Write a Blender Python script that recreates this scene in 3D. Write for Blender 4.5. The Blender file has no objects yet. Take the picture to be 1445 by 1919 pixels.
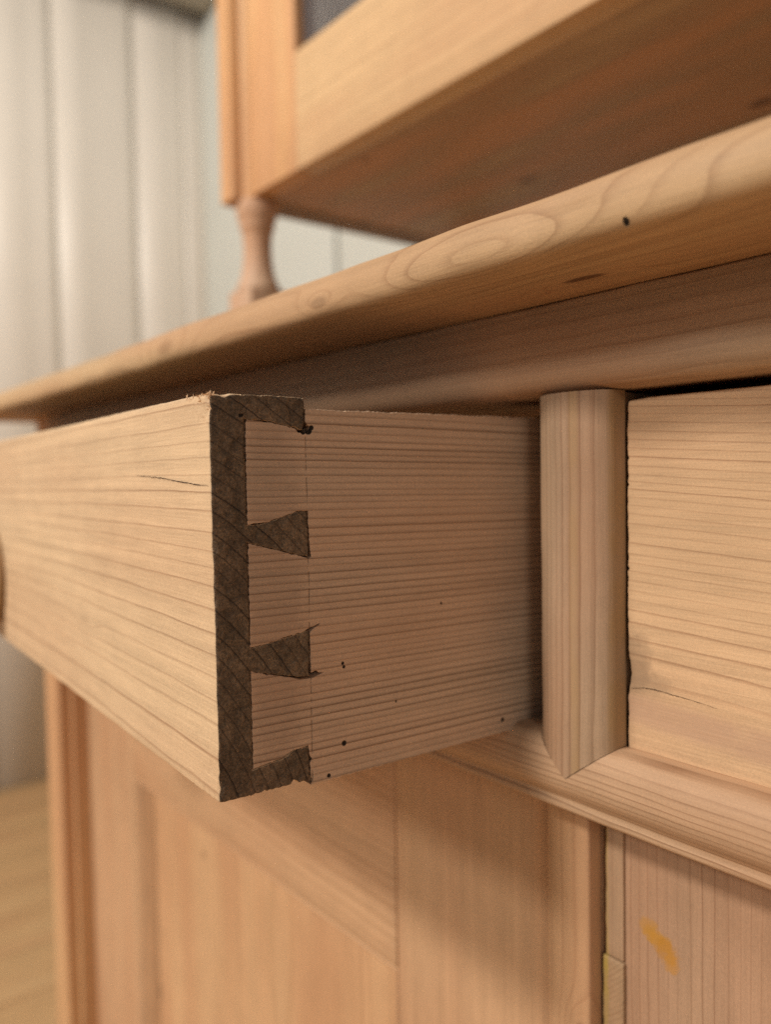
import bpy, bmesh, math, random
from mathutils import Vector, Matrix, noise
random.seed(7)
scn = bpy.context.scene
COL = scn.collection

# ------------------------------------------------------------------ camera
H = 0.78                                   # camera height above the floor (m)
FPX, YAW, PITCH, ROLL = 1510.0, math.radians(51.25), math.radians(2.55), math.radians(-0.96)
def cam_axes():
    fwd = Vector((-math.sin(YAW), math.cos(YAW), 0)); right = Vector((math.cos(YAW), math.sin(YAW), 0)); up = Vector((0, 0, 1))
    f2 = fwd*math.cos(PITCH) - up*math.sin(PITCH); u2 = up*math.cos(PITCH) + fwd*math.sin(PITCH)
    return right*math.cos(ROLL) + u2*math.sin(ROLL), u2*math.cos(ROLL) - right*math.sin(ROLL), f2
r_, u_, f_ = cam_axes()
cd = bpy.data.cameras.new('camera'); cam = bpy.data.objects.new('camera', cd); COL.objects.link(cam)
m = Matrix((r_, u_, -f_)).transposed().to_4x4(); m.translation = Vector((0, 0, H)); cam.matrix_world = m
cd.sensor_fit = 'HORIZONTAL'; cd.sensor_width = 36; cd.lens = FPX/1445*36
cd.clip_start = 0.01; cd.clip_end = 60
cd.dof.use_dof = True; cd.dof.focus_distance = 0.226; cd.dof.aperture_fstop = cd.lens/4.5
scn.camera = cam

# ------------------------------------------------------------------ world + lamps + added side fill (indoor evening light)
w = bpy.data.worlds.new('World'); scn.world = w; w.use_nodes = True
w.node_tree.nodes['Background'].inputs[0].default_value = (0.97, 0.96, 0.96, 1)
w.node_tree.nodes['Background'].inputs[1].default_value = 0.20
def area(name, loc, target, size, power, col):
    l = bpy.data.lights.new(name, 'AREA'); l.shape = 'DISK'; l.size = size; l.energy = power; l.color = col
    o = bpy.data.objects.new(name, l); COL.objects.link(o); o.location = loc
    o.rotation_euler = (Vector(target) - Vector(loc)).to_track_quat('-Z', 'Y').to_euler(); return o
area('ceiling_lamp', (-0.62, -2.25, H + 2.02), (-0.3, 0.2, H), 0.38, 68, (1.0, 0.915, 0.815))
area('wall_lamp', (-0.80, -2.75, H + 1.50), (-0.3, 0.2, H), 0.36, 29, (1.0, 0.92, 0.82))
area('room_lamp', (-0.7, -0.75, H + 1.6), (-2.1, 0.9, H), 0.5, 17, (1.0, 0.94, 0.86))
area('side_fill', (2.3, -1.3, H + 0.9), (-0.2, 0.15, H), 0.7, 11, (1.0, 0.93, 0.84))  # unseen fill, added to lift the drawer side like bounce from the right
scn.view_settings.view_transform = 'Standard'; scn.view_settings.look = 'None'
scn.view_settings.gamma = 1; scn.view_settings.exposure = -0.06
scn.render.engine = 'CYCLES'
scn.cycles.use_denoising = False; scn.cycles.max_bounces = 6; scn.cycles.diffuse_bounces = 4

# ------------------------------------------------------------------ material kit
class NT:
    def __init__(s, mat): s.t = mat.node_tree; s.n = s.t.nodes; s.l = s.t.links
    def new(s, kind, **kw):
        n = s.n.new(kind)
        for k, v in kw.items(): setattr(n, k, v)
        return n
    def put(s, sock, v):
        if hasattr(v, 'is_output'): s.l.new(v, sock)
        elif v is not None: sock.default_value = v
    def m(s, op, a, b=None, c=None, clamp=False):
        n = s.new('ShaderNodeMath', operation=op, use_clamp=clamp)
        for i, v in enumerate((a, b, c)): s.put(n.inputs[i], v)
        return n.outputs[0]
    def comb(s, x, y, z):
        n = s.new('ShaderNodeCombineXYZ')
        for i, v in enumerate((x, y, z)): s.put(n.inputs[i], v)
        return n.outputs[0]
    def noise(s, vec, scale=1.0, detail=2.0, rough=.5):
        n = s.new('ShaderNodeTexNoise'); s.put(n.inputs['Vector'], vec)
        n.inputs['Scale'].default_value = scale; n.inputs['Detail'].default_value = detail; n.inputs['Roughness'].default_value = rough
        return n.outputs[0]
    def noise1(s, wv, scale=1.0):
        n = s.new('ShaderNodeTexNoise', noise_dimensions='1D'); s.put(n.inputs['W'], wv); n.inputs['Scale'].default_value = scale
        n.inputs['Detail'].default_value = 1; return n.outputs[0]
    def ramp(s, v, a, b, c=0.0, d=1.0, smooth=True):
        n = s.new('ShaderNodeMapRange', interpolation_type='SMOOTHSTEP' if smooth else 'LINEAR')
        for i, q in enumerate((v, a, b, c, d)): s.put(n.inputs[i], q)
        return n.outputs[0]
    def mix(s, f, a, b, mode='MIX'):
        n = s.new('ShaderNodeMix', data_type='RGBA', blend_type=mode)
        s.put(n.inputs['Factor'], f)
        for sock, v in ((n.inputs[6], a), (n.inputs[7], b)):
            if isinstance(v, tuple): v = v if len(v) == 4 else (*v, 1)
            s.put(sock, v)
        return n.outputs[2]

def new_mat(name):
    mt = bpy.data.materials.new(name); mt.use_nodes = True
    return mt, NT(mt), mt.node_tree.nodes['Principled BSDF']

EARLY, LATE = (.60, .385, .215), (.335, .180, .085)
def wood(name, axis, cen, sp, early=EARLY, late=LATE, obj=False, tilt=(0, 0), low=.004, mid=.0007, var=.004, varf=30.0,
         lw=.42, contrast=1.0, end=1.0, spots=(), knots=(), streaks=(), stains=(), lines=(), seed=0.0, bump=1.0, rough=.58, tone=.12, ringbump=0.0):
    """solid pine: growth rings about an axis parallel to the grain, so faces and end grain agree.
    spots: (x,y,z,radius) worm holes; knots: (x,y,z,length,width,push,dark); streaks: (axis,lo,hi,colour,amount);
    stains: (x,y,z,rx,ry,rz,colour,amount); lines: (coordinate axis,value,width,dark)"""
    mt, t, b = new_mat(name)
    src = t.new('ShaderNodeTexCoord').outputs['Object'] if obj else t.new('ShaderNodeNewGeometry').outputs['Position']
    sep = t.new('ShaderNodeSeparateXYZ'); t.l.new(src, sep.inputs[0]); xyz = sep.outputs
    order = {'X': (0, 1, 2), 'Y': (1, 0, 2), 'Z': (2, 0, 1)}[axis]
    s, a0, b0 = (xyz[i] for i in order)
    sh = seed*3.17
    a = t.m('ADD', t.m('SUBTRACT', a0, cen[0]), t.m('MULTIPLY', s, tilt[0]))
    c = t.m('ADD', t.m('SUBTRACT', b0, cen[1]), t.m('MULTIPLY', s, tilt[1]))
    def vec(fs, fc): return t.comb(t.m('MULTIPLY_ADD', s, fs, sh), t.m('MULTIPLY_ADD', a0, fc, sh*.7), t.m('MULTIPLY_ADD', b0, fc, sh*1.3))
    nlow = t.m('MULTIPLY', t.m('SUBTRACT', t.noise(vec(3.0, 9.0), 1, 1.5), .5), 2*low)
    nmid = t.m('MULTIPLY', t.m('SUBTRACT', t.noise(vec(26.0, 120.0), 1, 2), .5), 2*mid)
    r = t.m('SQRT', t.m('ADD', t.m('MULTIPLY', a, a), t.m('MULTIPLY', c, c)))
    r = t.m('ADD', t.m('ADD', r, nlow), nmid)
    kdark = None
    for (kx, ky, kz, L, W, push, dark) in knots:
        k3 = (kx, ky, kz)
        sz = [W, W, W]; sz[order[0]] = L
        acc = None
        for i in range(3):
            q = t.m('DIVIDE', t.m('SUBTRACT', xyz[i], k3[i]), sz[i]); q = t.m('MULTIPLY', q, q)
            acc = q if acc is None else t.m('ADD', acc, q)
        e = t.m('POWER', 2.718, t.m('MULTIPLY', acc, -1.0))
        r = t.m('ADD', r, t.m('MULTIPLY', e, push))
        if dark:
            dk = t.m('MULTIPLY', t.ramp(t.m('ADD', acc, t.m('MULTIPLY', nmid, 150)), .02, .22, 1, 0), dark)
            kdark = dk if kdark is None else t.m('MAXIMUM', kdark, dk)
    r = t.m('ADD', r, t.m('MULTIPLY', t.m('SUBTRACT', t.noise1(t.m('ADD', r, seed), varf), .5), 2*var))
    tt = t.m('DIVIDE', r, sp); fr = t.m('FRACT', tt); idn = t.m('FLOOR', tt)
    wn = t.new('ShaderNodeTexWhiteNoise', noise_dimensions='1D'); t.put(wn.inputs['W'], t.m('ADD', idn, seed)); wv = wn.outputs[0]
    lat = t.m('MULTIPLY', t.m('POWER', t.ramp(fr, 1-lw, .93, smooth=False), 1.7), t.ramp(fr, .94, 1.0, 1, 0))
    lat = t.m('MULTIPLY', lat, t.m('MULTIPLY_ADD', wv, .65, .4))
    late_f = t.m('MULTIPLY', lat, contrast, clamp=True)
    fib = t.noise(vec(50.0, 1700.0), 1, 1, .6)
    fib2 = t.noise(vec(7.0, 300.0), 1, 1, .6)
    big = t.noise(vec(5.0, 26.0), 1, 1)
    pat = t.noise(vec(55.0, 70.0), 1, 2)
    col = t.mix(late_f, early, late)
    speck = t.noise(vec(1500.0, 2300.0), 1, 0)
    shade = t.m('ADD', t.m('ADD', t.m('MULTIPLY', t.m('SUBTRACT', fib, .5), .30), t.m('MULTIPLY', t.m('SUBTRACT', fib2, .5), .36)), t.m('MULTIPLY_ADD', t.m('SUBTRACT', speck, .5), .26, t.m('MULTIPLY', t.m('SUBTRACT', pat, .5), .22)))
    val = t.m('ADD', 1.0, shade)
    col = t.mix(1.0, col, t.comb(val, val, val), 'MULTIPLY')
    col = t.mix(t.m('MULTIPLY', t.ramp(big, .38, .68), tone*2.2, clamp=True), col, (.50, .27, .145))
    col = t.mix(t.m('MULTIPLY', t.ramp(big, .55, .25), tone*1.2, clamp=True), col, (.63, .44, .25))
    for (ax, lo, hi, sc, am) in streaks:
        v = t.m('ADD', t.m('ADD', b0, t.m('MULTIPLY', s, tilt[1])) if ax == 'T' else xyz['XYZ'.index(ax)], t.m('MULTIPLY', nmid, 1.6)); wd = (hi-lo)*.25
        f = t.m('MULTIPLY', t.ramp(v, lo-wd, lo+wd), t.ramp(v, hi-wd, hi+wd, 1, 0))
        f = t.m('MULTIPLY', f, t.m('MULTIPLY', t.ramp(pat, .35, .6, .45, 1), am))
        col = t.mix(f, col, sc)
    grime = t.noise(vec(420, 420), 1, 3, .65)
    for (sx, sy, sz_, rx, ry, rz, sc, am, hard) in stains:
        acc = None
        for i, (cc, rr) in enumerate(((sx, rx), (sy, ry), (sz_, rz))):
            q = t.m('DIVIDE', t.m('SUBTRACT', xyz[i], cc), rr); q = t.m('MULTIPLY', q, q)
            acc = q if acc is None else t.m('ADD', acc, q)
        acc = t.m('ADD', acc, t.m('MULTIPLY', t.m('SUBTRACT', grime, .5), 2.4 if hard < .65 else 1.3))
        f = t.m('MULTIPLY', t.ramp(acc, 1-hard, 1+hard*.4, 1, 0), am)
        f = t.m('MULTIPLY', f, t.ramp(fib2, .3, .55, .6, 1))
        col = t.mix(f, col, sc)
    # end grain: open pores soak up dirt
    geo = t.new('ShaderNodeNewGeometry'); 
    if obj:
        vt = t.new('ShaderNodeVectorTransform', vector_type='NORMAL', convert_from='WORLD', convert_to='OBJECT'); t.l.new(geo.outputs['Normal'], vt.inputs[0]); nv = vt.outputs[0]
    else: nv = geo.outputs['Normal']
    sn = t.new('ShaderNodeSeparateXYZ'); t.l.new(nv, sn.inputs[0])
    em = t.ramp(t.m('ABSOLUTE', sn.outputs[order[0]]), .55, .8)
    pores = t.noise(vec(900, 1500), 1, 3, .7)
    coarse = t.noise(vec(200, 420), 1, 3, .65)
    if end < 1:
        patch = t.noise(vec(40, 85), 1, 2, .5)
        ev = t.m('MULTIPLY', t.ramp(pores, .30, .70, .62, 1.38), t.ramp(coarse, .32, .66, .70, 1.25))
        ev = t.m('MULTIPLY', ev, t.ramp(patch, .32, .66, .80, 1.20))
        ev = t.m('MULTIPLY', ev, t.m('SUBTRACT', 1.0, t.m('MULTIPLY', late_f, .8, clamp=True)))
        ec = t.mix(1.0, t.mix(.5, col, (.44, .275, .17)), t.comb(t.m('MULTIPLY', ev, end), t.m('MULTIPLY', ev, end), t.m('MULTIPLY', ev, end)), 'MULTIPLY')
        col = t.mix(em, col, ec)
    hole = None
    for (hx, hy, hz, hr) in spots:
        acc = None
        for i, cc in enumerate((hx, hy, hz)):
            if cc is None: continue
            q = t.m('DIVIDE', t.m('SUBTRACT', xyz[i], cc), hr); q = t.m('MULTIPLY', q, q)
            acc = q if acc is None else t.m('ADD', acc, q)
        acc = t.m('ADD', acc, t.m('MULTIPLY', t.m('SUBTRACT', grime, .5), .9))
        f = t.ramp(acc, .75, 1.2, 1, 0)
        hole = f if hole is None else t.m('MAXIMUM', hole, f)
    for (ax, v0, wd, dk) in lines:
        d = t.m('ABSOLUTE', t.m('ADD', t.m('SUBTRACT', xyz['XYZ'.index(ax)], v0), t.m('MULTIPLY', t.m('SUBTRACT', pat, .5), .0008)))
        f = t.m('MULTIPLY', t.ramp(d, 0, wd, 1, 0), t.m('MULTIPLY', t.ramp(coarse, .38, .56), dk))
        hole = f if hole is None else t.m('MAXIMUM', hole, f)
    if kdark is not None: col = t.mix(kdark, col, (.10, .045, .02))
    if hole is not None: col = t.mix(hole, col, (.012, .007, .004))
    t.put(b.inputs['Base Color'], col)
    t.put(b.inputs['Roughness'], t.m('MULTIPLY_ADD', fib2, .16, rough-.08))
    b.inputs['Specular IOR Level'].default_value = .28
    hgt = t.m('MULTIPLY', fib, .6)
    if ringbump: hgt = t.m('ADD', hgt, t.m('MULTIPLY', lat, ringbump))
    if end < 1: hgt = t.m('ADD', hgt, t.m('MULTIPLY', em, t.m('ADD', t.m('MULTIPLY', pores, 4.0), t.m('MULTIPLY', coarse, 9.0))))
    if hole is not None: hgt = t.m('SUBTRACT', hgt, t.m('MULTIPLY', hole, 4))
    bn = t.new('ShaderNodeBump'); bn.inputs['Strength'].default_value = .55*bump; bn.inputs['Distance'].default_value = .00022
    t.put(bn.inputs['Height'], hgt); t.l.new(bn.outputs[0], b.inputs['Normal'])
    return mt

def paint(name, col, rough=.5, var=.06, scale=14.0):
    mt, t, b = new_mat(name)
    p = t.new('ShaderNodeNewGeometry').outputs['Position']
    n = t.noise(p, scale, 4, .6); v = t.m('MULTIPLY_ADD', n, 2*var, 1-var)
    t.put(b.inputs['Base Color'], t.mix(1.0, col, t.comb(v, v, v), 'MULTIPLY')); b.inputs['Roughness'].default_value = rough
    bn = t.new('ShaderNodeBump'); bn.inputs['Strength'].default_value = .2; bn.inputs['Distance'].default_value = .001
    t.put(bn.inputs['Height'], t.noise(p, scale*20, 3)); t.l.new(bn.outputs[0], b.inputs['Normal'])
    return mt

# ------------------------------------------------------------------ mesh kit
def link(name, verts, faces, mat, parent=None, org=(0, 0, 0), smooth=True):
    me = bpy.data.meshes.new(name)
    me.from_pydata([(v[0]-org[0], v[1]-org[1], v[2]-org[2]) for v in verts], [], faces)
    bm = bmesh.new(); bm.from_mesh(me); bmesh.ops.recalc_face_normals(bm, faces=bm.faces); bm.to_mesh(me); bm.free()
    if smooth: me.polygons.foreach_set('use_smooth', [True]*len(me.polygons))
    me.materials.append(mat); me.update()
    o = bpy.data.objects.new(name, me); COL.objects.link(o); o.parent = parent
    return o
def empty(name, loc, parent=None, **props):
    o = bpy.data.objects.new(name, None); COL.objects.link(o); o.location = loc; o.parent = parent; o.empty_display_size = .05
    for k, v in props.items(): o[k] = v
    return o
def steps(lo, hi, r, cell, dense=None):
    """cut coordinates: two cuts in each rounded edge, then cells; dense = (from, to, cell)"""
    out = [lo, lo+.3*r, lo+r]; x = lo+r; end = hi-r
    while True:
        c = cell
        if dense and dense[0] <= x <= dense[1]: c = dense[2]
        x += c
        if x >= end - c*.4: break
        out.append(x)
    return out + [end, hi-.3*r, hi]
def nz(p, f, s=0.0): return noise.noise(Vector((p[0]*f+s, p[1]*f+s*1.7, p[2]*f-s)))
def rbox_data(lo, hi, r=.001, cell=(.02, .02, .02), dense=(None, None, None), jit=.0, jf=400.0, fn=None, seed=0.0, wob=0.0):
    cs = [steps(lo[i], hi[i], r, cell[i], dense[i]) for i in range(3)]
    n = [len(c) for c in cs]; idx = {}; verts = []; faces = []
    def vid(i, j, k):
        key = (i, j, k)
        if key not in idx:
            p = Vector((cs[0][i], cs[1][j], cs[2][k]))
            q = Vector([min(max(p[a], lo[a]+r), hi[a]-r) for a in range(3)])
            d = p-q; ne = sum(1 for a in range(3) if abs(d[a]) > r*.5)
            if d.length > 1e-9: p = q + d.normalized()*r
            if jit:
                am = jit*(1.0 if ne < 2 else 2.2)
                if d.length > 1e-9: p = p + d.normalized()*am*nz(p, jf, seed)
            if wob: p = p + Vector((nz(p, 9, seed), nz(p, 9, seed+5), nz(p, 9, seed+9)))*wob
            if fn: p = fn(p)
            idx[key] = len(verts); verts.append(p)
        return idx[key]
    for ax in range(3):
        u, v = [a for a in range(3) if a != ax]
        for side in (0, n[ax]-1):
            for i in range(n[u]-1):
                for j in range(n[v]-1):
                    q = []
                    for (di, dj) in ((0, 0), (1, 0), (1, 1), (0, 1)):
                        k = [0, 0, 0]; k[ax] = side; k[u] = i+di; k[v] = j+dj; q.append(vid(*k))
                    faces.append(q)
    return verts, faces
def rbox(name, lo, hi, mat, parent=None, org=(0, 0, 0), **kw):
    v, f = rbox_data(lo, hi, **kw); return link(name, v, f, mat, parent, org)
def sweep(name, prof, place, s0, s1, n, mat, parent=None, org=(0, 0, 0), jit=0.0, jf=300.0, seed=0.0, closed=True, data=False):
    """prof: list of (u, v); place(s, u, v) -> xyz; s0/s1 numbers or functions of profile index"""
    P = len(prof); verts = []; faces = []
    for k in range(n+1):
        for i, (u, v) in enumerate(prof):
            a = s0(i) if callable(s0) else s0; c = s1(i) if callable(s1) else s1
            p = Vector(place(a+(c-a)*k/n, u, v))
            if jit: p += Vector((nz(p, jf, seed), nz(p, jf, seed+3), nz(p, jf, seed+6)))*jit
            verts.append(p)
    for k in range(n):
        for i in range(P if closed else P-1):
            j = (i+1) % P; faces.append([k*P+i, k*P+j, (k+1)*P+j, (k+1)*P+i])
    if closed: faces += [list(range(P)), [n*P+i for i in range(P)]]
    if data: return verts, faces
    o = link(name, verts, faces, mat, parent, org)
    return o
def merge(*parts):
    V, F = [], []
    for v, f in parts:
        k = len(V); V += list(v); F += [[i+k for i in q] for q in f]
    return V, F
def sharp(o, deg=35):
    me = o.data; bm = bmesh.new(); bm.from_mesh(me)
    for e in bm.edges:
        if len(e.link_faces) == 2 and e.calc_face_angle(0) > math.radians(deg): e.smooth = False
    bm.to_mesh(me); bm.free(); return o
def lathe_data(prof, ctr, axis='Z', seg=40):
    V, F = [], []
    for (r, h) in prof:
        for k in range(seg):
            a = 2*math.pi*k/seg
            V.append((ctr[0]+r*math.cos(a), ctr[1]+r*math.sin(a), ctr[2]+h) if axis == 'Z' else (ctr[0]+r*math.cos(a), ctr[1]+h, ctr[2]+r*math.sin(a)))
    for i in range(len(prof)-1):
        for k in range(seg):
            F.append([i*seg+k, i*seg+(k+1) % seg, (i+1)*seg+(k+1) % seg, (i+1)*seg+k])
    F += [list(range(seg)), [(len(prof)-1)*seg+k for k in range(seg)]]
    return V, F
def slab(outline, x0, x1, step=.0006, jit=.00018, bev=.00035, seed=0.0, jf=900.0):
    """(y, z) outline extruded from x0 (inner) to x1 (visible face), edges subdivided and worn"""
    pts = []
    for i, p in enumerate(outline):
        q = outline[(i+1) % len(outline)]; L = math.dist(p, q); n = max(1, int(L/step))
        for k in range(n): pts.append((p[0]+(q[0]-p[0])*k/n, p[1]+(q[1]-p[1])*k/n))
    N = len(pts); nrm = []
    ar = sum(pts[i][0]*pts[(i+1) % N][1]-pts[(i+1) % N][0]*pts[i][1] for i in range(N)); sg = 1 if ar > 0 else -1
    for i in range(N):
        a, c = pts[i-1], pts[(i+1) % N]; tx, ty = c[0]-a[0], c[1]-a[1]; l = math.hypot(tx, ty) or 1; nrm.append((sg*ty/l, -sg*tx/l))
    def ring(x, ins, s):
        out = []
        for (p, nn) in zip(pts, nrm):
            q3 = (p[0], p[1], x*.2); d = jit*(nz(q3, jf*.45, seed+s)+nz(q3, jf, seed+s)+.7*nz(q3, jf*2.7, seed+s)-2.2*max(0, nz(q3, jf*1.6, seed+7)-.28)) - ins
            out.append((x, p[0]+nn[0]*d, p[1]+nn[1]*d))
        return out
    rings = [ring(x0, 0, 0), ring(x1-bev, 0, 0), ring(x1-bev*.3, bev*.3, 0), ring(x1, bev, 0)]
    V = [v for r in rings for v in r]; F = []
    for k in range(3):
        for i in range(N):
            j = (i+1) % N; F.append([k*N+i, k*N+j, (k+1)*N+j, (k+1)*N+i])
    F += [list(range(N)), [3*N+i for i in range(N)]]
    return V, F

# ------------------------------------------------------------------ measures (x along the front, y into the cabinet)
YF = .2146                                  # plane of the closed drawer front
ZT = H+.0725                                # worktop surface
ZU = H+.054                                 # worktop underside
XL, XR = -.733, .407                        # outer faces of the base cabinet
YB = .715                                   # back of the base cabinet
XC = -.163                                  # divider / door split

# ---- setting: floor, walls
FLOOR_M = [wood('floor_pine_%d' % i, 'Y', (.02+.13*i, -.12), .006, early=(.53, .335, .165), late=(.38, .215, .095), seed=20+i, low=.01, var=.004, end=1, bump=.5, rough=.45) for i in range(3)]
XW, YW = -2.17, 1.10
floor = link('floor', [(-2.6, -2.6, -.02), (1.6, -2.6, -.02), (1.6, 1.4, -.02), (-2.6, 1.4, -.02)], [[0, 1, 2, 3]], paint('subfloor', (.10, .06, .03)), smooth=False)
floor['kind'] = 'structure'
x = XW-.024; i = 0
while x < 1.4:
    rbox('plank', (x, -2.4, -.0195), (x+.128, YW-.003, 0), FLOOR_M[i % 3], floor, r=.002, cell=(.2, 2, .2)); x += .1305; i += 1
CREAM = paint('cream_paint', (.715, .655, .575), .42, .05, 9); PALE = paint('pale_paint', (.60, .615, .57), .45, .04, 5)
def wall(name, verts, mat):
    o = link(name, verts, [[0, 1, 2, 3]], mat, smooth=False); o['kind'] = 'structure'; return o
wl = wall('wall_left', [(XW-.03, -2.4, -.02), (XW-.03, YW+.05, -.02), (XW-.03, YW+.05, 2.6), (XW-.03, -2.4, 2.6)], CREAM)
wb = wall('wall_back', [(XW-.03, YW+.03, -.02), (1.4, YW+.03, -.02), (1.4, YW+.03, 2.6), (XW-.03, YW+.03, 2.6)], paint('seam_grey', (.22, .20, .18)))
# painted matchboard wall: each board swells towards one edge and steps back to the next
edges = [(-2.30+.2167*i, -2.30+.2167*(i+1), .050, .020) for i in range(12)] + [(.300, .470, .05, .016), (.470, .677, .048, .0075), (.677, .893, .098, .009), (.893, 1.040, .03, .003), (1.040, YW+.002, .02, .0008)]
for (y0, y1, fw, h_) in edges:
    q = y1-.016
    pr = [(0, y0), (.004, y0), (.0045, q-fw*1.25), (.0050, q-fw), (.0050+h_*.30, q-fw*.72), (.0050+h_*.75, q-fw*.30), (.0050+h_, q-fw*.06), (.0050+h_*.96, q), (.0050+h_*.5, q+.008), (.0045, q+.0145), (.004, y1-.0002), (0, y1-.0002)]
    sweep('panel', pr, lambda s, u, v: (XW-.029+u, v, s), 0.0, 2.55, 2, CREAM, wl)
SEAM = -1.397*YW
for (a, c) in ((XW-.0275, SEAM-.008), (SEAM+.008, -.75), (-.745, 0.1), (.105, 1.35)):
    rbox('panel', (a, YW, .0), (c, YW+.028, 2.55), PALE, wb, r=.004, cell=(1, 1, 3))
cor = link('cornice', *sweep('c', [(0, 0), (.05, -.0), (.11, .05), (.14, .16), (0, .16)], lambda s, u, v: (XW-.028+.05+u*1.0, s, H+1.322+v), -2.3, YW-.01, 2, CREAM, data=True), paint('cornice_paint', (.46, .39, .30), .5), None)
cor['kind'] = 'structure'

# ------------------------------------------------------------------ base cabinet
B = (-.163, .45, 0.0)
base = empty('base_cabinet', B, label='stripped pine base cabinet with overhanging worktop, one drawer pulled open', category='cabinet')
def add(name, lo, hi, mat, parent=base, org=B, **kw): return rbox(name, lo, hi, mat, parent, org, **kw)

# worktop with a rounded nosing
W_NOSE = wood('worktop_pine', 'X', (.170, H+.048), .0052, low=.010, mid=.0010, var=.004, varf=45, lw=.40, contrast=.62, seed=3.3, tone=.22, end=1,
              early=(.43, .282, .152), late=(.225, .12, .055), tilt=(.0, .02),
              spots=((-.1098, None, H+.0567, .00090),),
              knots=((-.156, .158, H+.0585, .040, .0085, .019, .0), (-.142, .186, H+.054, .018, .0062, .014, .85), (-.232, .158, H+.060, .012, .005, .010, .35),
                     (-.068, .158, H+.064, .03, .010, -.014, 0), (-.36, .158, H+.060, .03, .012, .014, .1)))
nose = [(.700, .0), (.215, .0), (.172, 0), (.1625, .0002), (.1595, .0012), (.1582, .0030), (.1579, .0050), (.1580, .0075), (.1586, .0105), (.1603, .0138), (.1632, .0162), (.1680, .0178), (.176, .0185), (.30, .0185), (.735, .0185), (.735, .0)]
def top_place(s, u, v):
    p = Vector((s, u, ZU+v)); 
    if u < .172:
        p.y += .0005*nz(p, 26, 2)+.0003*nz(p, 70, 4); p.z += .0005*nz(p, 30, 8)
        k = math.exp(-((s+.128)/.016)**2)           # planed-off hollow beside the knot
        if v < .011: p.y += .0018*k; p.z += .0008*k
    return p
sharp(sweep('worktop', nose, top_place, XL-.048, XR+.048, 620, W_NOSE, base, B), 60)

# top rail
W_RAIL = wood('rail_pine', 'X', (.30, H+.20), .0036, early=(.425, .30, .20), late=(.25, .155, .095), low=.004, var=.003, seed=5.1, end=1, contrast=.7, tone=.2)
yr = YF-.012
rail = [(yr+.034, -.0002), (yr+.0008, -.0002), (yr, -.0010), (yr, -.0150), (yr-.0004, -.0200), (yr+.0002, -.0240), (yr+.0022, -.0270), (yr+.0060, -.0283), (yr+.010, -.0285), (yr+.034, -.0285)]
sweep('frieze_rail', rail, lambda s, u, v: (s, u, ZU+v), XL+.0363, XR-.0363, 160, W_RAIL, base, B, jit=.00035, jf=60)
add('rail_backing', (XL+.0365, yr+.0345, ZU-.0285), (XR-.0365, YF+.075, ZU-.0005), W_RAIL, r=.001, cell=(.3, .1, .1))

# corner posts and sides
W_POST = wood('post_pine', 'Z', (-.66, .30), .0040, seed=6.2, low=.006, contrast=.6, early=(.60, .36, .185), tone=.25)
def post(x0, x1, inner):
    # plain corner post with a stopped hollow on its inner edge
    s = 1 if inner > 0 else -1
    a, c = (x0, x1) if s > 0 else (x1, x0)
    pr = [(a, yr+.055), (a, yr+.002), (a+s*.002, yr), (c-s*.0025, yr), (c-s*.0008, yr+.0016), (c-s*.0006, yr+.0105), (c+s*.0012, yr+.0118), (c+s*.0012, yr+.055)]
    return sharp(sweep('corner_post', pr, lambda z, u, v: (u, v, z), 0.0, ZU-.0004, 40, W_POST, base, B, jit=.0002, jf=40), 40)
post(XL, XL+.036, 1); post(XR-.036, XR, -1)
W_SIDE = wood('carcass_pine', 'Z', (-.70, .62), .006, seed=7.7, low=.012, end=1)
add('side_panel', (XL+.002, yr+.0555, .06), (XL+.020, YB, ZU-.0005), W_SIDE, r=.001, cell=(.1, .1, .1))
add('side_panel', (XR-.020, yr+.0555, .06), (XR-.002, YB, ZU-.0005), W_SIDE, r=.001, cell=(.1, .1, .1))
add('back_panel', (XL+.0205, YB-.012, .06), (XR-.0205, YB-.001, ZU-.0005), W_SIDE, r=.001, cell=(.1, .1, .1))
add('bottom_panel', (XL+.0205, YF+.036, .075), (XR-.0205, YB-.0125, .093), W_SIDE, r=.001, cell=(.1, .1, .1))
add('plinth', (XL+.037, YF+.012, .0), (XR-.037, YF+.030, .094), W_RAIL, r=.0015, cell=(.1, .1, .1))

# middle rail with its bead; divider with its bead, mitred into the rail
ZM1, ZM0 = H-.0860, H-.1105
W_MID = wood('mid_rail_pine', 'X', (.245, H-.17), .0019, early=(.45, .295, .18), late=(.22, .12, .065), low=.0025, var=.0022, varf=60, seed=8.4, contrast=1.15, end=1, tone=.15)
add('cross_rail', (XL+.0363, YF+.0006, ZM0), (XR-.0363, YF+.06, ZM1-.0004), W_MID, r=.0008, cell=(.05, .03, .03))
add('dust_board', (XL+.0363, YF+.0605, ZM1-.014), (XR-.0363, YB-.013, ZM1-.004), W_SIDE, r=.0008, cell=(.3, .1, .03))
ZCR = H-.0978
hb = [(ZM1, 0), (ZM1+.0001, .0048), (ZM1-.0008, .0070), (ZM1-.0020, .0085), (ZM1-.0034, .0096), (ZM1-.0060, .0109), (ZM1-.0090, .0117), (ZCR, .0120), (ZCR-.0022, .0120), (ZCR-.0045, .0110), (ZCR-.0068, .0092), (ZCR-.0082, .0079),
      (ZCR-.0088, .0077), (ZCR-.0099, .0083), (ZCR-.0113, .0085), (ZCR-.0123, .0079), (ZCR-.0127, .0060), (ZCR-.0127, 0)]
def hplace(s, u, v): return (s, YF-v, u)
gap = .00022
iC = 7
def vx(z): return max(0.0, z-ZCR)*1.25
up = hb[:iC+1]; dn = hb[iC:]
def hp(s, u, v):
    p = Vector(hplace(s, u, v)); p.y += .00025*nz(p, 45, 1)+.0001*nz(p, 160, 2); p.z += .0002*nz(p, 50, 6); return p
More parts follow.
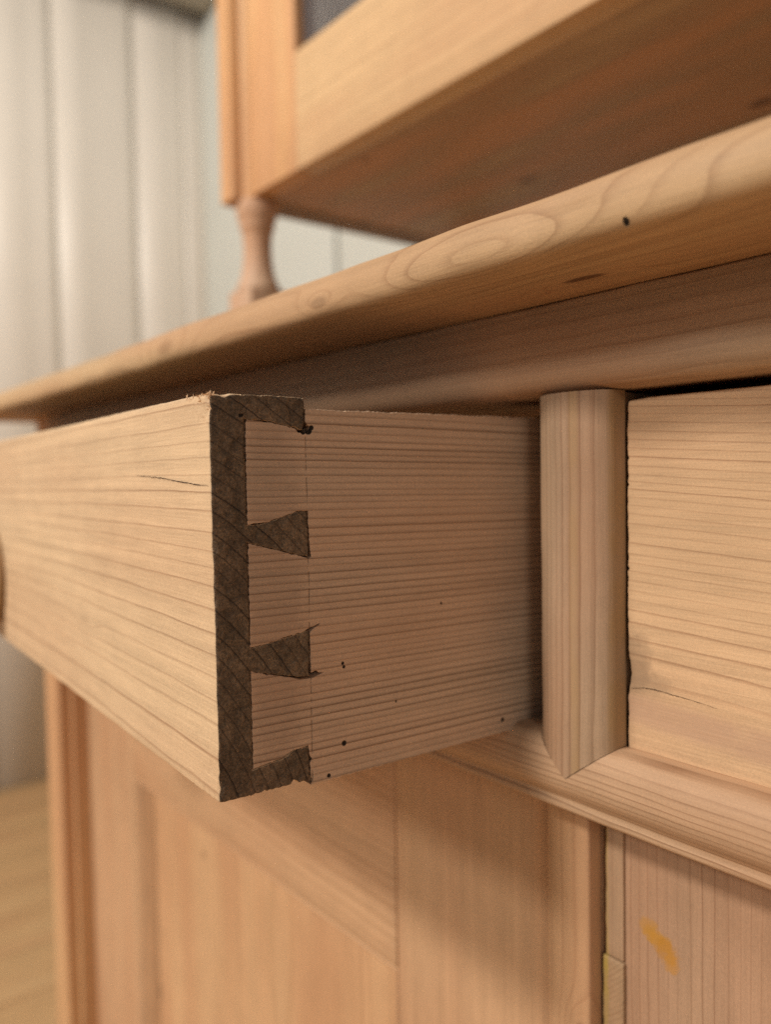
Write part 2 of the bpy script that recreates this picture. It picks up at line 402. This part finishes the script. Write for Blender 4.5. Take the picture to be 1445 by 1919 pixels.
ul = sweep('', up+[(ZCR, 0)], hp, XL+.0363, lambda i: XC-vx((up+[(ZCR, 0)])[i][0])-gap, 110, None, data=True)
ur = sweep('', up+[(ZCR, 0)], hp, lambda i: XC+vx((up+[(ZCR, 0)])[i][0])+gap, XR-.0363, 110, None, data=True)
lo_ = sweep('', dn+[(ZCR, 0)], hp, XL+.0363, XR-.0363, 220, None, data=True)
v_, f__ = merge(ul, ur, lo_)
sharp(link('rail_bead', v_, f__, W_MID, base, B), 50)

W_DIV = wood('divider_pine', 'Z', (-.30, .27), .0027, early=(.345, .235, .155), late=(.165, .088, .052), low=.003, var=.003, seed=9.2, contrast=1.0, end=1, mid=.0004, tone=.26, lw=.6,
             streaks=(('X', -.1605, -.1575, (.36, .225, .095), .45), ('X', -.1495, -.1470, (.33, .20, .075), .6)))
add('divider', (-.1765, YF+.0006, ZM1+.0002), (-.1495, YF+.060, ZU-.0290), W_DIV, r=.0006, cell=(.02, .03, .03))
add('divider_board', (-.1720, YF+.0605, ZM1+.0002), (-.1540, YB-.0135, ZU-.0290), W_SIDE, r=.0006, cell=(.02, .1, .03))
vb = [(-.0150, 0), (-.0152, .0035), (-.0140, .0060), (-.0115, .0085), (-.0085, .0104), (-.0045, .0117), (0, .0122), (.0045, .0119), (.0085, .0108), (.0110, .0096), (.0124, .0085), (.0136, .0072), (.0145, .0050), (.0147, 0)]
def vp_(s, u, v):
    p = Vector((XC+u, YF-v, s)); p.y += .0002*nz(p, 50, 3)+.0001*nz(p, 170, 5); p.x += .00025*nz(p, 38, 7)
    return p
sharp(sweep('divider_bead', vb, vp_, lambda i: ZCR+abs(vb[i][0])/1.25+.0001, ZU-.0288, 150, W_DIV, base, B), 38)

# ------------------------------------------------------------------ drawers
def drawer_root(loc, rz, label):
    o = empty('drawer', (loc[0]-B[0], loc[1]-B[1], loc[2]-B[2]), base); o.rotation_euler.z = rz; o['label'] = label; return o
L, T, DH = .505, .0287, .110
W_FRONT = wood('drawer_front_pine', 'X', (-.086, -.037), .0040, obj=True, early=(.62, .445, .275), late=(.33, .20, .115), low=.0026, mid=.00055, var=.0014, varf=60, lw=.19, contrast=.98, end=.27, seed=1.0, spots=((0, .0089, .1041, .00055), (0, .0095, .1043, .0004)), tone=.10, ringbump=.35,
               knots=((-.125, 0, .033, .016, .004, .003, .12),))
W_TAIL = wood('drawer_side_pine', 'Y', (-.06, .33), .0021, obj=True, early=(.55, .395, .275), late=(.20, .115, .066), low=.0022, mid=.00022, var=.0026, varf=48, lw=.5, contrast=1.0, end=.55, seed=2.0, tone=.16, tilt=(0, .015), rough=.64, ringbump=1.4, bump=1.2,
              spots=((0, .0400, .0083, .0008), (0, .0400, .0322, .0005), (0, .0404, .0311, .0005), (0, .0593, .0174, .00035), (0, .1046, .0030, .0007), (0, .0345, -.0002, .0006), (0, .0300, .1005, .0011), (0, .0282, .1001, .0008), (0, .0310, .1013, .0007), (0, .078, .046, .0004)),
              lines=(('Y', .0290, .00030, .42),),
              stains=((0, .018, .055, .003, .010, .075, (.24, .15, .10), .35, .9),))
W_IN = wood('drawer_inside_pine', 'X', (.1, -.2), .004, obj=True, early=(.50, .33, .19), seed=11, end=1)
def front_wear(p):
    p = Vector(p)
    # splintered top corner next to the end grain, nibbled lower corner
    if p.x > -.03 and p.y < .006 and p.z > .098:
        k = max(0, 1-abs(p.x+.001)/.012)*max(0, (p.z-.1005)/.0095)
        n = nz(p, 620, 3)
        p.z -= .0017*k*max(0, n+.3); p.y += .0020*k*max(0, nz(p, 560, 9)+.2); p.x -= .0012*k*max(0, nz(p, 700, 5))
    if p.x > -.006:
        k = max(0, 1+p.x/.006)
        p.x += .00022*k*nz(p, 1500, 12)+.00025*k*nz(p, 420, 2)
        if p.z < .009 and p.y < .006: p.x -= .0009*max(0, nz(p, 500, 4)+.2)*k; p.y += .0006*max(0, nz(p, 420, 6))
    p.z += (.0004*nz((p.x, 0, 0), 14, 2) if p.z > .05 else 0)
    return p
def make_front(parent, dense, fn, lab=None, mats=W_FRONT):
    lap = rbox_data((-L, 0, 0), (0, .0101, DH), r=.0007, cell=(.004, .0011, .0016), dense=((-.022, 0, .0007), None, None) if dense else (None, None, None), jit=.00012, jf=700, fn=fn, wob=.0002)
    body = rbox_data((-L, .01005, .0002), (-.0162, T, DH-.0003), r=.0006, cell=(.006, .004, .006), jit=.0001)
    v, f = merge(lap, body)
    o = link('front_panel', v, f, mats, parent)
    if lab: o['label'] = lab
    return o

# --- the open drawer (pulled out about 12 cm, skewed by three degrees)
d1 = drawer_root((-.1946, .0973, H-.0872), math.radians(-3.10), 'pulled-out drawer with hand-cut dovetails and dark end grain on its corner')
fp = make_front(d1, True, front_wear, 'pale planed drawer front with dark end grain')
PX0, PX1 = -.0158, -.00012
pins = [  # (y, z) outlines, millimetres
    [(9.3, 103.4), (14.0, 103.1), (20.1, 102.4), (25.0, 101.4), (28.0, 100.6), (28.6, 104.0), (28.8, 109.7), (9.3, 109.9)],
    [(9.3, 74.2), (17.0, 75.0), (22.5, 76.6), (26.0, 77.6), (28.9, 77.4), (29.1, 71.0), (29.0, 64.5), (24.0, 65.9), (16.0, 68.2), (9.3, 70.0)],
    [(9.3, 40.6), (16.0, 41.2), (22.0, 42.3), (28.6, 43.1), (28.7, 36.5), (28.7, 30.1), (22.0, 31.2), (15.0, 33.1), (9.3, 34.8)],
    [(9.3, 6.9), (15.0, 7.5), (19.5, 8.0), (22.8, 9.4), (27.6, 9.9), (27.9, 5.0), (28.1, .3), (24.5, .2), (22.8, 1.3), (21.5, .1), (14.5, .0), (13.5, .6), (12.6, .1), (9.3, .1)]]
def wear_end(v, am=.00022):
    return [Vector((p[0]+(am*nz(p, 520, 4)+am*.6*nz(p, 1400, 8) if p[0] > -.001 else 0), p[1], p[2])) for p in v]
def gridded(v, f, n):
    """triangulate the last big n-gon with interior points so the worn surface has relief"""
    me = bpy.data.meshes.new('t'); me.from_pydata([tuple(q) for q in v], [], f); bm = bmesh.new(); bm.from_mesh(me)
    big = [q for q in bm.faces if len(q.verts) > 8]; bmesh.ops.triangulate(bm, faces=big)
    for _ in range(n):
        es = [e for e in bm.edges if all(w_.co.x > -.0004 for w_ in e.verts) and e.calc_length() > .0011]
        if not es: break
        bmesh.ops.subdivide_edges(bm, edges=es, cuts=1); bmesh.ops.triangulate(bm, faces=[q for q in bm.faces if len(q.verts) > 4])
    bm.verts.ensure_lookup_table(); bm.verts.index_update()
    V = [w_.co.copy() for w_ in bm.verts]; F = [[w_.index for w_ in q.verts] for q in bm.faces]; bm.free(); bpy.data.meshes.remove(me); return V, F
for i, o in enumerate(pins):
    v, f = slab([(a/1000, c/1000) for a, c in o], PX0, PX1, step=.0004, jit=.00024, bev=.00022, seed=i*3.1)
    v, f = gridded(v, f, 5); v = wear_end(v, .00030)
    link('dovetail_pin', v, f, W_FRONT, d1)
# side panel with the tails between the pins (0.15 mm joints, wider where torn)
g = .16
tails = [(150, -1.5), (300, -1.5), (300, 106.4), (150, 106.5), (29.0, 106.6), (28.95, 103.0), (29.6, 102.1), (30.9, 101.7), (30.4, 100.6), (29.2, 100.4), (29.4, 99.5), (28.0, 99.9), (26.6, 99.8), (25.6, 100.9), (25.0, 101.15), (20.0, 102.2), (14.0, 102.9), (10.9, 103.15), (10.4, 101.0), (10.28, 92), (10.35, 84), (10.3, 74.6),
         (11.2, 74.6), (17.0, 75.15), (22.4, 76.8), (26.0, 77.8), (29.25, 77.65), (29.35, 71.0), (29.9, 64.6), (29.2, 64.2), (24.0, 65.7), (16.0, 68.0), (11.0, 69.45), (10.3, 69.4), (10.28, 60), (10.3, 50),
         (10.2, 40.95), (16.0, 41.4), (22.0, 42.5), (27.5, 43.4), (29.5, 44.2), (32.4, 44.9), (30.2, 43.6), (29.0, 42.6), (29.0, 36.5), (29.1, 31.2), (30.8, 31.4), (31.6, 30.7), (34.0, 30.5), (31.0, 29.9), (29.2, 29.5), (26.0, 29.7), (22.0, 30.95), (15.0, 32.8), (10.25, 34.5), (10.2, 25), (10.25, 15),
         (10.2, 7.3), (15.0, 7.8), (19.4, 8.35), (22.7, 9.75), (27.7, 10.2), (28.25, 7.2), (28.9, 6.2), (28.2, 5.0), (28.4, 1.0), (29.0, .2), (28.3, -1.5)]
v, f = slab([(a/1000, c/1000) for a, c in tails], -.0158, 0.0, step=.0005, jit=.00020, bev=.0002, seed=9)
link('side_panel', v, f, W_TAIL, d1, smooth=False)['label'] = 'brown drawer side with fine dark grain and worm holes'
rbox('side_panel', (-L+.001, .0290, -.0015), (-L+.0165, .300, .1064), W_TAIL, d1, r=.0006, cell=(.02, .02, .02))
rbox('back_panel', (-L+.0175, .280, .010), (-.0167, .2965, .104), W_IN, d1, r=.0006, cell=(.1, .02, .02))
rbox('bottom_panel', (-L+.0175, .0292, .010), (-.0167, .2795, .0185), W_IN, d1, r=.0006, cell=(.1, .05, .02))
# torn fibres on the corner
SPL = wood('splinter_pine', 'X', (-.086, -.037), .004, obj=True, early=(.80, .58, .38), late=(.66, .44, .26), bump=.1)
rr = random.Random(4); V, F = [], []
for q in range(78):
    big_ = q % 3 == 0
    if q < 70: base_p = Vector((-rr.random()**1.7*.016, rr.uniform(-.0001, .0016), .1096-rr.random()**2*.0008))
    elif q < 100: base_p = Vector((-rr.random()**1.5*.006, .0003, .1035+rr.uniform(0, .0055)))
    else: base_p = Vector((-rr.uniform(.0, .0018), .0006, .1005+rr.uniform(0, .0045)))
    d = Vector((rr.uniform(-1.0, .7), rr.uniform(-.45, .15), rr.uniform(-.15, .55))).normalized(); ln = rr.uniform(.0005, .0014)*(1.5 if big_ else 1)
    sd = d.cross(Vector((.3, .5, .8))).normalized()*rr.uniform(.00012, .00035)*(1.6 if big_ else 1); u2 = d.cross(sd).normalized()*rr.uniform(.00008, .0002)
    b0 = base_p-d*.0006; k = len(V)
    V += [b0+sd, b0-sd, b0+u2, b0-u2, base_p+d*ln*.6+sd*.7+u2*.4, base_p+d*ln-sd*.2]
    F += [[k, k+2, k+4], [k+2, k+1, k+4], [k+1, k+3, k+4], [k+3, k, k+4], [k+4, k+2, k+5], [k+4, k+3, k+5], [k, k+1, k+2], [k, k+1, k+3]]
sp = link('splinter', V, F, SPL, d1, smooth=False); sp['kind'] = 'stuff'
# hairline drying crack in the front (a thin dark sliver sunk into the face)
CRK = paint('crack_dark', (.05, .025, .012), .9)
def crack(pts, wid, parent, plane, org=(0, 0, 0)):
    V, F = [], []; n = len(pts)
    for i, (a, z) in enumerate(pts):
        ww = wid*(math.sin(math.pi*(i+.5)/n)**.5)*(.6+.8*rr.random()); V += [plane(a, z+ww/2), plane(a, z-ww/2)]
    for i in range(n-1): F.append([2*i, 2*i+2, 2*i+3, 2*i+1])
    return link('crack', V, F, CRK, parent, org, smooth=False)
def poly(pts, n, jz):
    out = []
    for i in range(len(pts)-1):
        for k in range(n):
            t_ = k/n; a = pts[i][0]+(pts[i+1][0]-pts[i][0])*t_; z = pts[i][1]+(pts[i+1][1]-pts[i][1])*t_; out.append((a, z+rr.uniform(-jz, jz)))
    return out+[pts[-1]]
crack(poly([(-.0006, .0855), (-.0085, .0857), (-.0205, .0866), (-.0375, .0879), (-.0590, .0888)], 12, .00012), .00024, d1, lambda a, z: (a, -.00032, z))
# turned knob
KN = wood('knob_pine', 'Y', (.01, .02), .004, obj=True, early=(.34, .21, .10), late=(.2, .11, .05), seed=14, end=1)
v, f = lathe_data([(.0265, -.0002), (.0275, -.0022), (.0262, -.0046), (.0120, -.0062), (.0098, -.012), (.0125, -.018), (.0205, -.023), (.0225, -.029), (.019, -.0345), (.010, -.0375), (.0008, -.038)], (-.3075, 0, .0345), 'Y')
link('knob', v, f, KN, d1)

# --- the closed drawer
d2 = drawer_root((-.1478+L, YF, H-.0874), 0, 'closed drawer on the right, its edge chipped beside the divider')
W_FRONT2 = wood('closed_front_pine', 'X', (-.050, -.020), .0021, obj=True, early=(.60, .40, .235), late=(.355, .20, .11), low=.0022, mid=.00025, var=.0012, varf=90, lw=.32, contrast=.98, seed=4.6, tone=.14, tilt=(0, .06), streaks=(('T', -.0205, -.0115, (.43, .265, .18), .6),),
                stains=((-L+.0030, 0, .028, .0060, .01, .011, (.27, .175, .105), .75, .95), (-L+.007, 0, .0225, .009, .01, .0045, (.33, .22, .135), .55, .95)))
def wear2(p):
    p = Vector(p)
    if p.x < -L+.008:
        k = max(0, 1-(p.x+L)/.008)
        b_ = math.exp(-((p.z-.026)/.006)**2)
        p.x += k*(.0003*nz(p, 260, 3)+.0002*nz(p, 1100, 6)+.0010*b_*(1+.6*nz(p, 300, 1)))
        if p.z > .1: p.x += .0004*k*((p.z-.1)/.01); p.z -= .0006*k
        for zz in (.0285+.063, .0285+.055, .0575): p.x += k*.0006*math.exp(-((p.z-zz)/.0005)**2)
    return p
lap = rbox_data((-L, 0, 0), (0, .022, DH), r=.0009, cell=(.005, .003, .0009), dense=((-L-.01, -L+.012, .0008), None, None), jit=.0001, jf=500, fn=wear2, wob=.0002)
link('front_panel', lap[0], lap[1], W_FRONT2, d2)['label'] = 'sanded drawer front with fine horizontal grain and stained corner'
rbox('side_panel', (-L+.001, .0225, .002), (-L+.0155, .30, .1064), W_TAIL, d2, r=.0006, cell=(.02, .05, .05))
rbox('side_panel', (-.0155, .0225, .002), (-.001, .30, .1064), W_TAIL, d2, r=.0006, cell=(.02, .05, .05))
rbox('back_panel', (-L+.016, .285, .010), (-.016, .299, .104), W_IN, d2, r=.0006, cell=(.1, .05, .05))
v, f = lathe_data([(.0265, -.0002), (.0275, -.0022), (.0262, -.0046), (.0120, -.0062), (.0098, -.012), (.0125, -.018), (.0205, -.023), (.0225, -.029), (.019, -.0345), (.010, -.0375), (.0008, -.038)], (-.2525, 0, .055), 'Y')
link('knob', v, f, KN, d2)
crack(poly([(-L+.0015, .0202), (-L+.0060, .0212), (-L+.0098, .0214), (-L+.0181, .0209), (-L+.0298, .0199)], 10, .00010), .00020, d2, lambda a, z: (a, -.00028, z))

# ------------------------------------------------------------------ doors
YD = YF+.012
def mould(axis, fixed, s0, s1, sign, mat, parent, m0=1, m1=1):
    """bevelled panel moulding along an inner edge, mitred; sign = direction from frame edge into the panel"""
    pr = [(-.0005, .0), (.0006, -.0006), (.0022, .0006), (.0050, .0048), (.0078, .0104), (.0086, .0122), (-.0005, .0122)]
    if axis == 'X': pl = lambda s, u, v: (s, YD+v, fixed+sign*u)
    else: pl = lambda s, u, v: (fixed+sign*u, YD+v, s)
    return sharp(sweep('moulding', pr, pl, lambda i: s0+m0*pr[i][0], lambda i: s1-m1*pr[i][0], 24, mat, parent, B), 40)
def door(x0, x1, sl, sr, label, sd, stain=(), knots=(), early=(.57, .355, .205), sp=.0019, slw=.42):
    o = empty('door', (0, 0, 0), base); o['label'] = label
    z0, z1 = .098, ZM0-.0008; zr = H-.2255
    WS = [wood('stile_pine_%d_%d' % (sd, k), 'Z', (c_, .36), sp, lw=slw, early=early, late=(.26, .14, .085), low=.003, var=.002, varf=50, seed=sd+k*2.3, contrast=.62 if sp < .003 else .95, tone=.16, stains=stain) for k, c_ in enumerate((x0-.30, x1+.30))]
    WR = wood('door_rail_pine_%d' % sd, 'X', (.30, H-.31), .0045, early=early, low=.006, seed=sd+5.5, contrast=.6, tone=.15)
    WP = wood('door_panel_pine_%d' % sd, 'Z', ((x0+x1)/2+.03, .262), .0058, early=(.60, .365, .20), low=.012, var=.004, seed=sd+8.5, contrast=.55, knots=knots, tone=.22)
    rbox('stile', (x0, YD, z0), (x0+sl, YD+.021, z1), WS[0], o, B, r=.0008, cell=(.02, .02, .02), jit=.0001)
    rbox('stile', (x1-sr, YD+.0002, z0), (x1, YD+.021, z1), WS[1], o, B, r=.0006, cell=(.02, .02, .02), jit=.0001)
    rbox('rail', (x0+sl+.0003, YD-.0003, zr), (x1-sr-.0003, YD+.0205, z1), WR, o, B, r=.0005, cell=(.03, .02, .02))
    rbox('rail', (x0+sl+.0003, YD-.0003, z0), (x1-sr-.0003, YD+.0205, z0+.10), WR, o, B, r=.0005, cell=(.03, .02, .02))
    a, c, e, g_ = x0+sl, x1-sr, z0+.10, zr
    mould('X', g_, a, c, -1, WR, o); mould('X', e, a, c, 1, WR, o)
    mould('Z', a, e, g_, 1, WS[0], o); mould('Z', c, e, g_, -1, WS[1], o)
    rbox('panel', (a-.004, YD+.0125, e-.004), (c+.004, YD+.0195, g_+.004), WP, o, B, r=.0006, cell=(.03, .02, .03))
    return o, WS
dl, ws = door(-.6955, -.1664, .100, .1126, 'left door with a recessed panel under the open drawer', 31,
              knots=((-.504, YD+.0125, H-.2575, .010, .006, .01, .5), (-.528, YD+.0125, H-.299, .008, .005, .01, .3), (-.588, YD+.0125, H-.3946, .022, .010, .02, .9)))
W_AST = wood('cover_strip_pine', 'Z', (-.215, .245), .0042, early=(.57, .355, .20), late=(.40, .22, .12), low=.003, seed=41.5, contrast=.7, knots=((-.170, YD-.008, H-.192, .009, .006, .012, .45),), tone=.2)
rbox('cover_strip', (-.1838, YD-.0080, .099), (-.1660, YD-.0004, ZM0-.0010), W_AST, dl, B, r=.0012, cell=(.004, .003, .006), jit=.00015)
dr, ws2 = door(-.1645, .3695, .1126, .100, 'right door with an orange varnish smear on its vertical-grained stile', 52,
               stain=tuple((x_, YD, z_, a_*2.0, .01, c_*1.6, o_, .62, .62) for x_, z_, a_, c_, o_ in (
                   (-.1478, H-.1487, .0020, .0022, (.47, .24, .05)), (-.1462, H-.1508, .0020, .0020, (.46, .23, .04)), (-.1440, H-.1518, .0026, .0022, (.48, .235, .035)), (-.1418, H-.1540, .0024, .0026, (.44, .20, .025)), (-.1402, H-.1570, .0016, .0024, (.47, .22, .03)))), early=(.40, .25, .16), sp=.0034, slw=.22)
W_LIP = wood('edge_lip_pine', 'Z', (-.20, .26), .0026, early=(.42, .28, .175), late=(.29, .18, .11), seed=44, low=.002, contrast=.6, streaks=(('X', -.1652, -.1632, (.42, .29, .075), .8),))
rbox('edge_lip', (-.1642, YD-.0012, H-.1645), (-.1572, YD+.0004, ZM0-.0012), W_LIP, dr, B, r=.0005, cell=(.003, .002, .004), jit=.00012)
W_BLK = wood('repair_block_pine', 'Y', (-.30, H-.02), .0016, early=(.38, .255, .15), late=(.22, .13, .07), seed=45, low=.001, contrast=.8, streaks=(('X', -.1652, -.1630, (.40, .29, .06), .9),))
rbox('repair_block', (-.1652, YD-.0016, H-.30), (-.1570, YD+.0004, H-.1649), W_BLK, dr, B, r=.0005, cell=(.003, .002, .003), jit=.00018)['label'] = 'small let-in repair block with slanting end grain'

# ------------------------------------------------------------------ hutch on turned legs
HB = (-.16, .54, ZT)
hutch = empty('hutch_cabinet', HB, label='pine glazed upper cabinet standing on turned legs above the worktop', category='cabinet')
def hadd(name, lo, hi, mat, parent=hutch, **kw): return rbox(name, lo, hi, mat, parent, HB, **kw)
HX0, HX1, HY, HY1, HZ, HZ1 = -.700, .374, .367, .705, H+.2588, H+.95
W_HP = wood('hutch_post_pine', 'Z', (-.64, .46), .0045, early=(.60, .335, .155), late=(.38, .19, .08), seed=61, low=.006, contrast=.6, tone=.25)
W_HR = wood('hutch_rail_pine', 'X', (.48, H+.22), .0050, early=(.57, .38, .205), late=(.37, .21, .10), seed=62, low=.008, contrast=.5, tone=.15)
W_HU = wood('hutch_bottom_pine', 'X', (.55, H+.30), .0050, early=(.34, .225, .14), late=(.21, .125, .07), seed=63, low=.02, contrast=.55, tone=.35,
            knots=((-.501, .391, HZ, .012, .008, .01, .85), (-.533, .413, HZ, .012, .009, .01, .9), (-.484, .557, HZ, .03, .014, .02, .8), (-.284, .577, HZ, .03, .014, .02, .9)))
def hpost(x0, s):
    x1 = x0+s*.036
    pr = [(x0, HY+.05), (x0, HY+.003), (x0+s*.003, HY), (x1-s*.013, HY), (x1-s*.010, HY+.004), (x1-s*.010, HY+.010), (x1-s*.004, HY+.013), (x1, HY+.020), (x1, HY+.05)]
    return sharp(sweep('corner_post', pr, lambda z, u, v: (u, v, z), HZ, HZ1, 12, W_HP, hutch, HB), 40)
hpost(HX0, 1); hpost(HX1, -1)
hadd('bottom_panel', (HX0+.0363, HY+.0136, HZ+.0008), (HX1-.0363, HY1, HZ+.018), W_HU, r=.001, cell=(.1, .1, .1))
W_HS = wood('hutch_side_pine', 'Z', (-.9, .46), .005, early=(.56, .36, .20), seed=67, low=.008, end=.55)
hadd('side_panel', (HX0+.001, HY+.0503, HZ), (HX0+.0358, HY1, HZ1), W_HS, r=.001, cell=(.1, .1, .1))
hadd('side_panel', (HX1-.0358, HY+.0503, HZ), (HX1-.001, HY1, HZ1), W_HP, r=.001, cell=(.1, .1, .1))
hadd('back_panel', (HX0+.0363, HY1-.010, HZ+.0185), (HX1-.0363, HY1-.001, HZ1), W_HU, r=.001, cell=(.1, .1, .1))
hadd('top_panel', (HX0-.03, HY-.03, HZ1+.0005), (HX1+.03, HY1+.002, HZ1+.022), W_HR, r=.006, cell=(.1, .1, .1))
GL, tg, bg = new_mat('door_glass'); bg.inputs['Base Color'].default_value = (.32, .30, .31, 1); bg.inputs['Roughness'].default_value = .08; bg.inputs['Transmission Weight'].default_value = .75; bg.inputs['IOR'].default_value = 1.45
def hdoor(x0, x1, label):
    o = empty('door', (0, 0, 0), hutch); o['label'] = label
    y0, y1, z0, z1 = HY+.013, HY+.033, HZ+.0185 - .0178, HZ1-.002; zr = HZ+.098
    hadd('stile', (x0, y0, z0), (x0+.078, y1, z1), W_HP, o, r=.0012, cell=(.02, .02, .05))
    hadd('stile', (x1-.078, y0, z0), (x1, y1, z1), W_HP, o, r=.0012, cell=(.02, .02, .05))
    hadd('rail', (x0+.0783, y0-.0004, z0), (x1-.0783, y1, zr), W_HR, o, r=.0012, cell=(.05, .02, .02))
    hadd('rail', (x0+.0783, y0-.0004, z1-.07), (x1-.0783, y1, z1), W_HR, o, r=.0012, cell=(.05, .02, .02))
    hadd('pane', (x0+.0790, y0+.009, zr+.0005), (x1-.0790, y0+.012, z1-.0705), GL, o, r=.0004, cell=(.3, .1, .3))
    return o
hdoor(HX0+.0365, XC-.001, 'left glazed door of the hutch'); hdoor(XC+.001, HX1-.0365, 'right glazed door of the hutch')
W_LEG = wood('turned_leg_pine', 'Z', (-.72, .36), .0050, early=(.50, .335, .23), late=(.36, .21, .13), seed=66, low=.004, contrast=.6, tone=.3)
legp = [(.0001, .1860), (.0185, .1860), (.0195, .1815), (.0190, .1745), (.0176, .1690), (.0160, .1650), (.0164, .1632), (.0158, .1612), (.0145, .1590), (.0135, .1530), (.0130, .1440), (.0133, .1350), (.0142, .1260), (.0160, .1170), (.0190, .1095), (.0208, .1060), (.0208, .1035), (.0001, .1034)]
def leg(x, y):
    a = lathe_data([(r, h) for r, h in legp], (x, y, ZT), 'Z', 36)
    c = rbox_data((x-.0205, y-.0205, ZT), (x+.0205, y+.0205, ZT+.1036), r=.002, cell=(.02, .02, .03))
    v, f = merge(a, c); sharp(link('leg', v, f, W_LEG, hutch, HB), 60)
for x in (HX0+.0235, HX1-.0235):
    for y in (HY+.026, HY1-.03): leg(x, y)
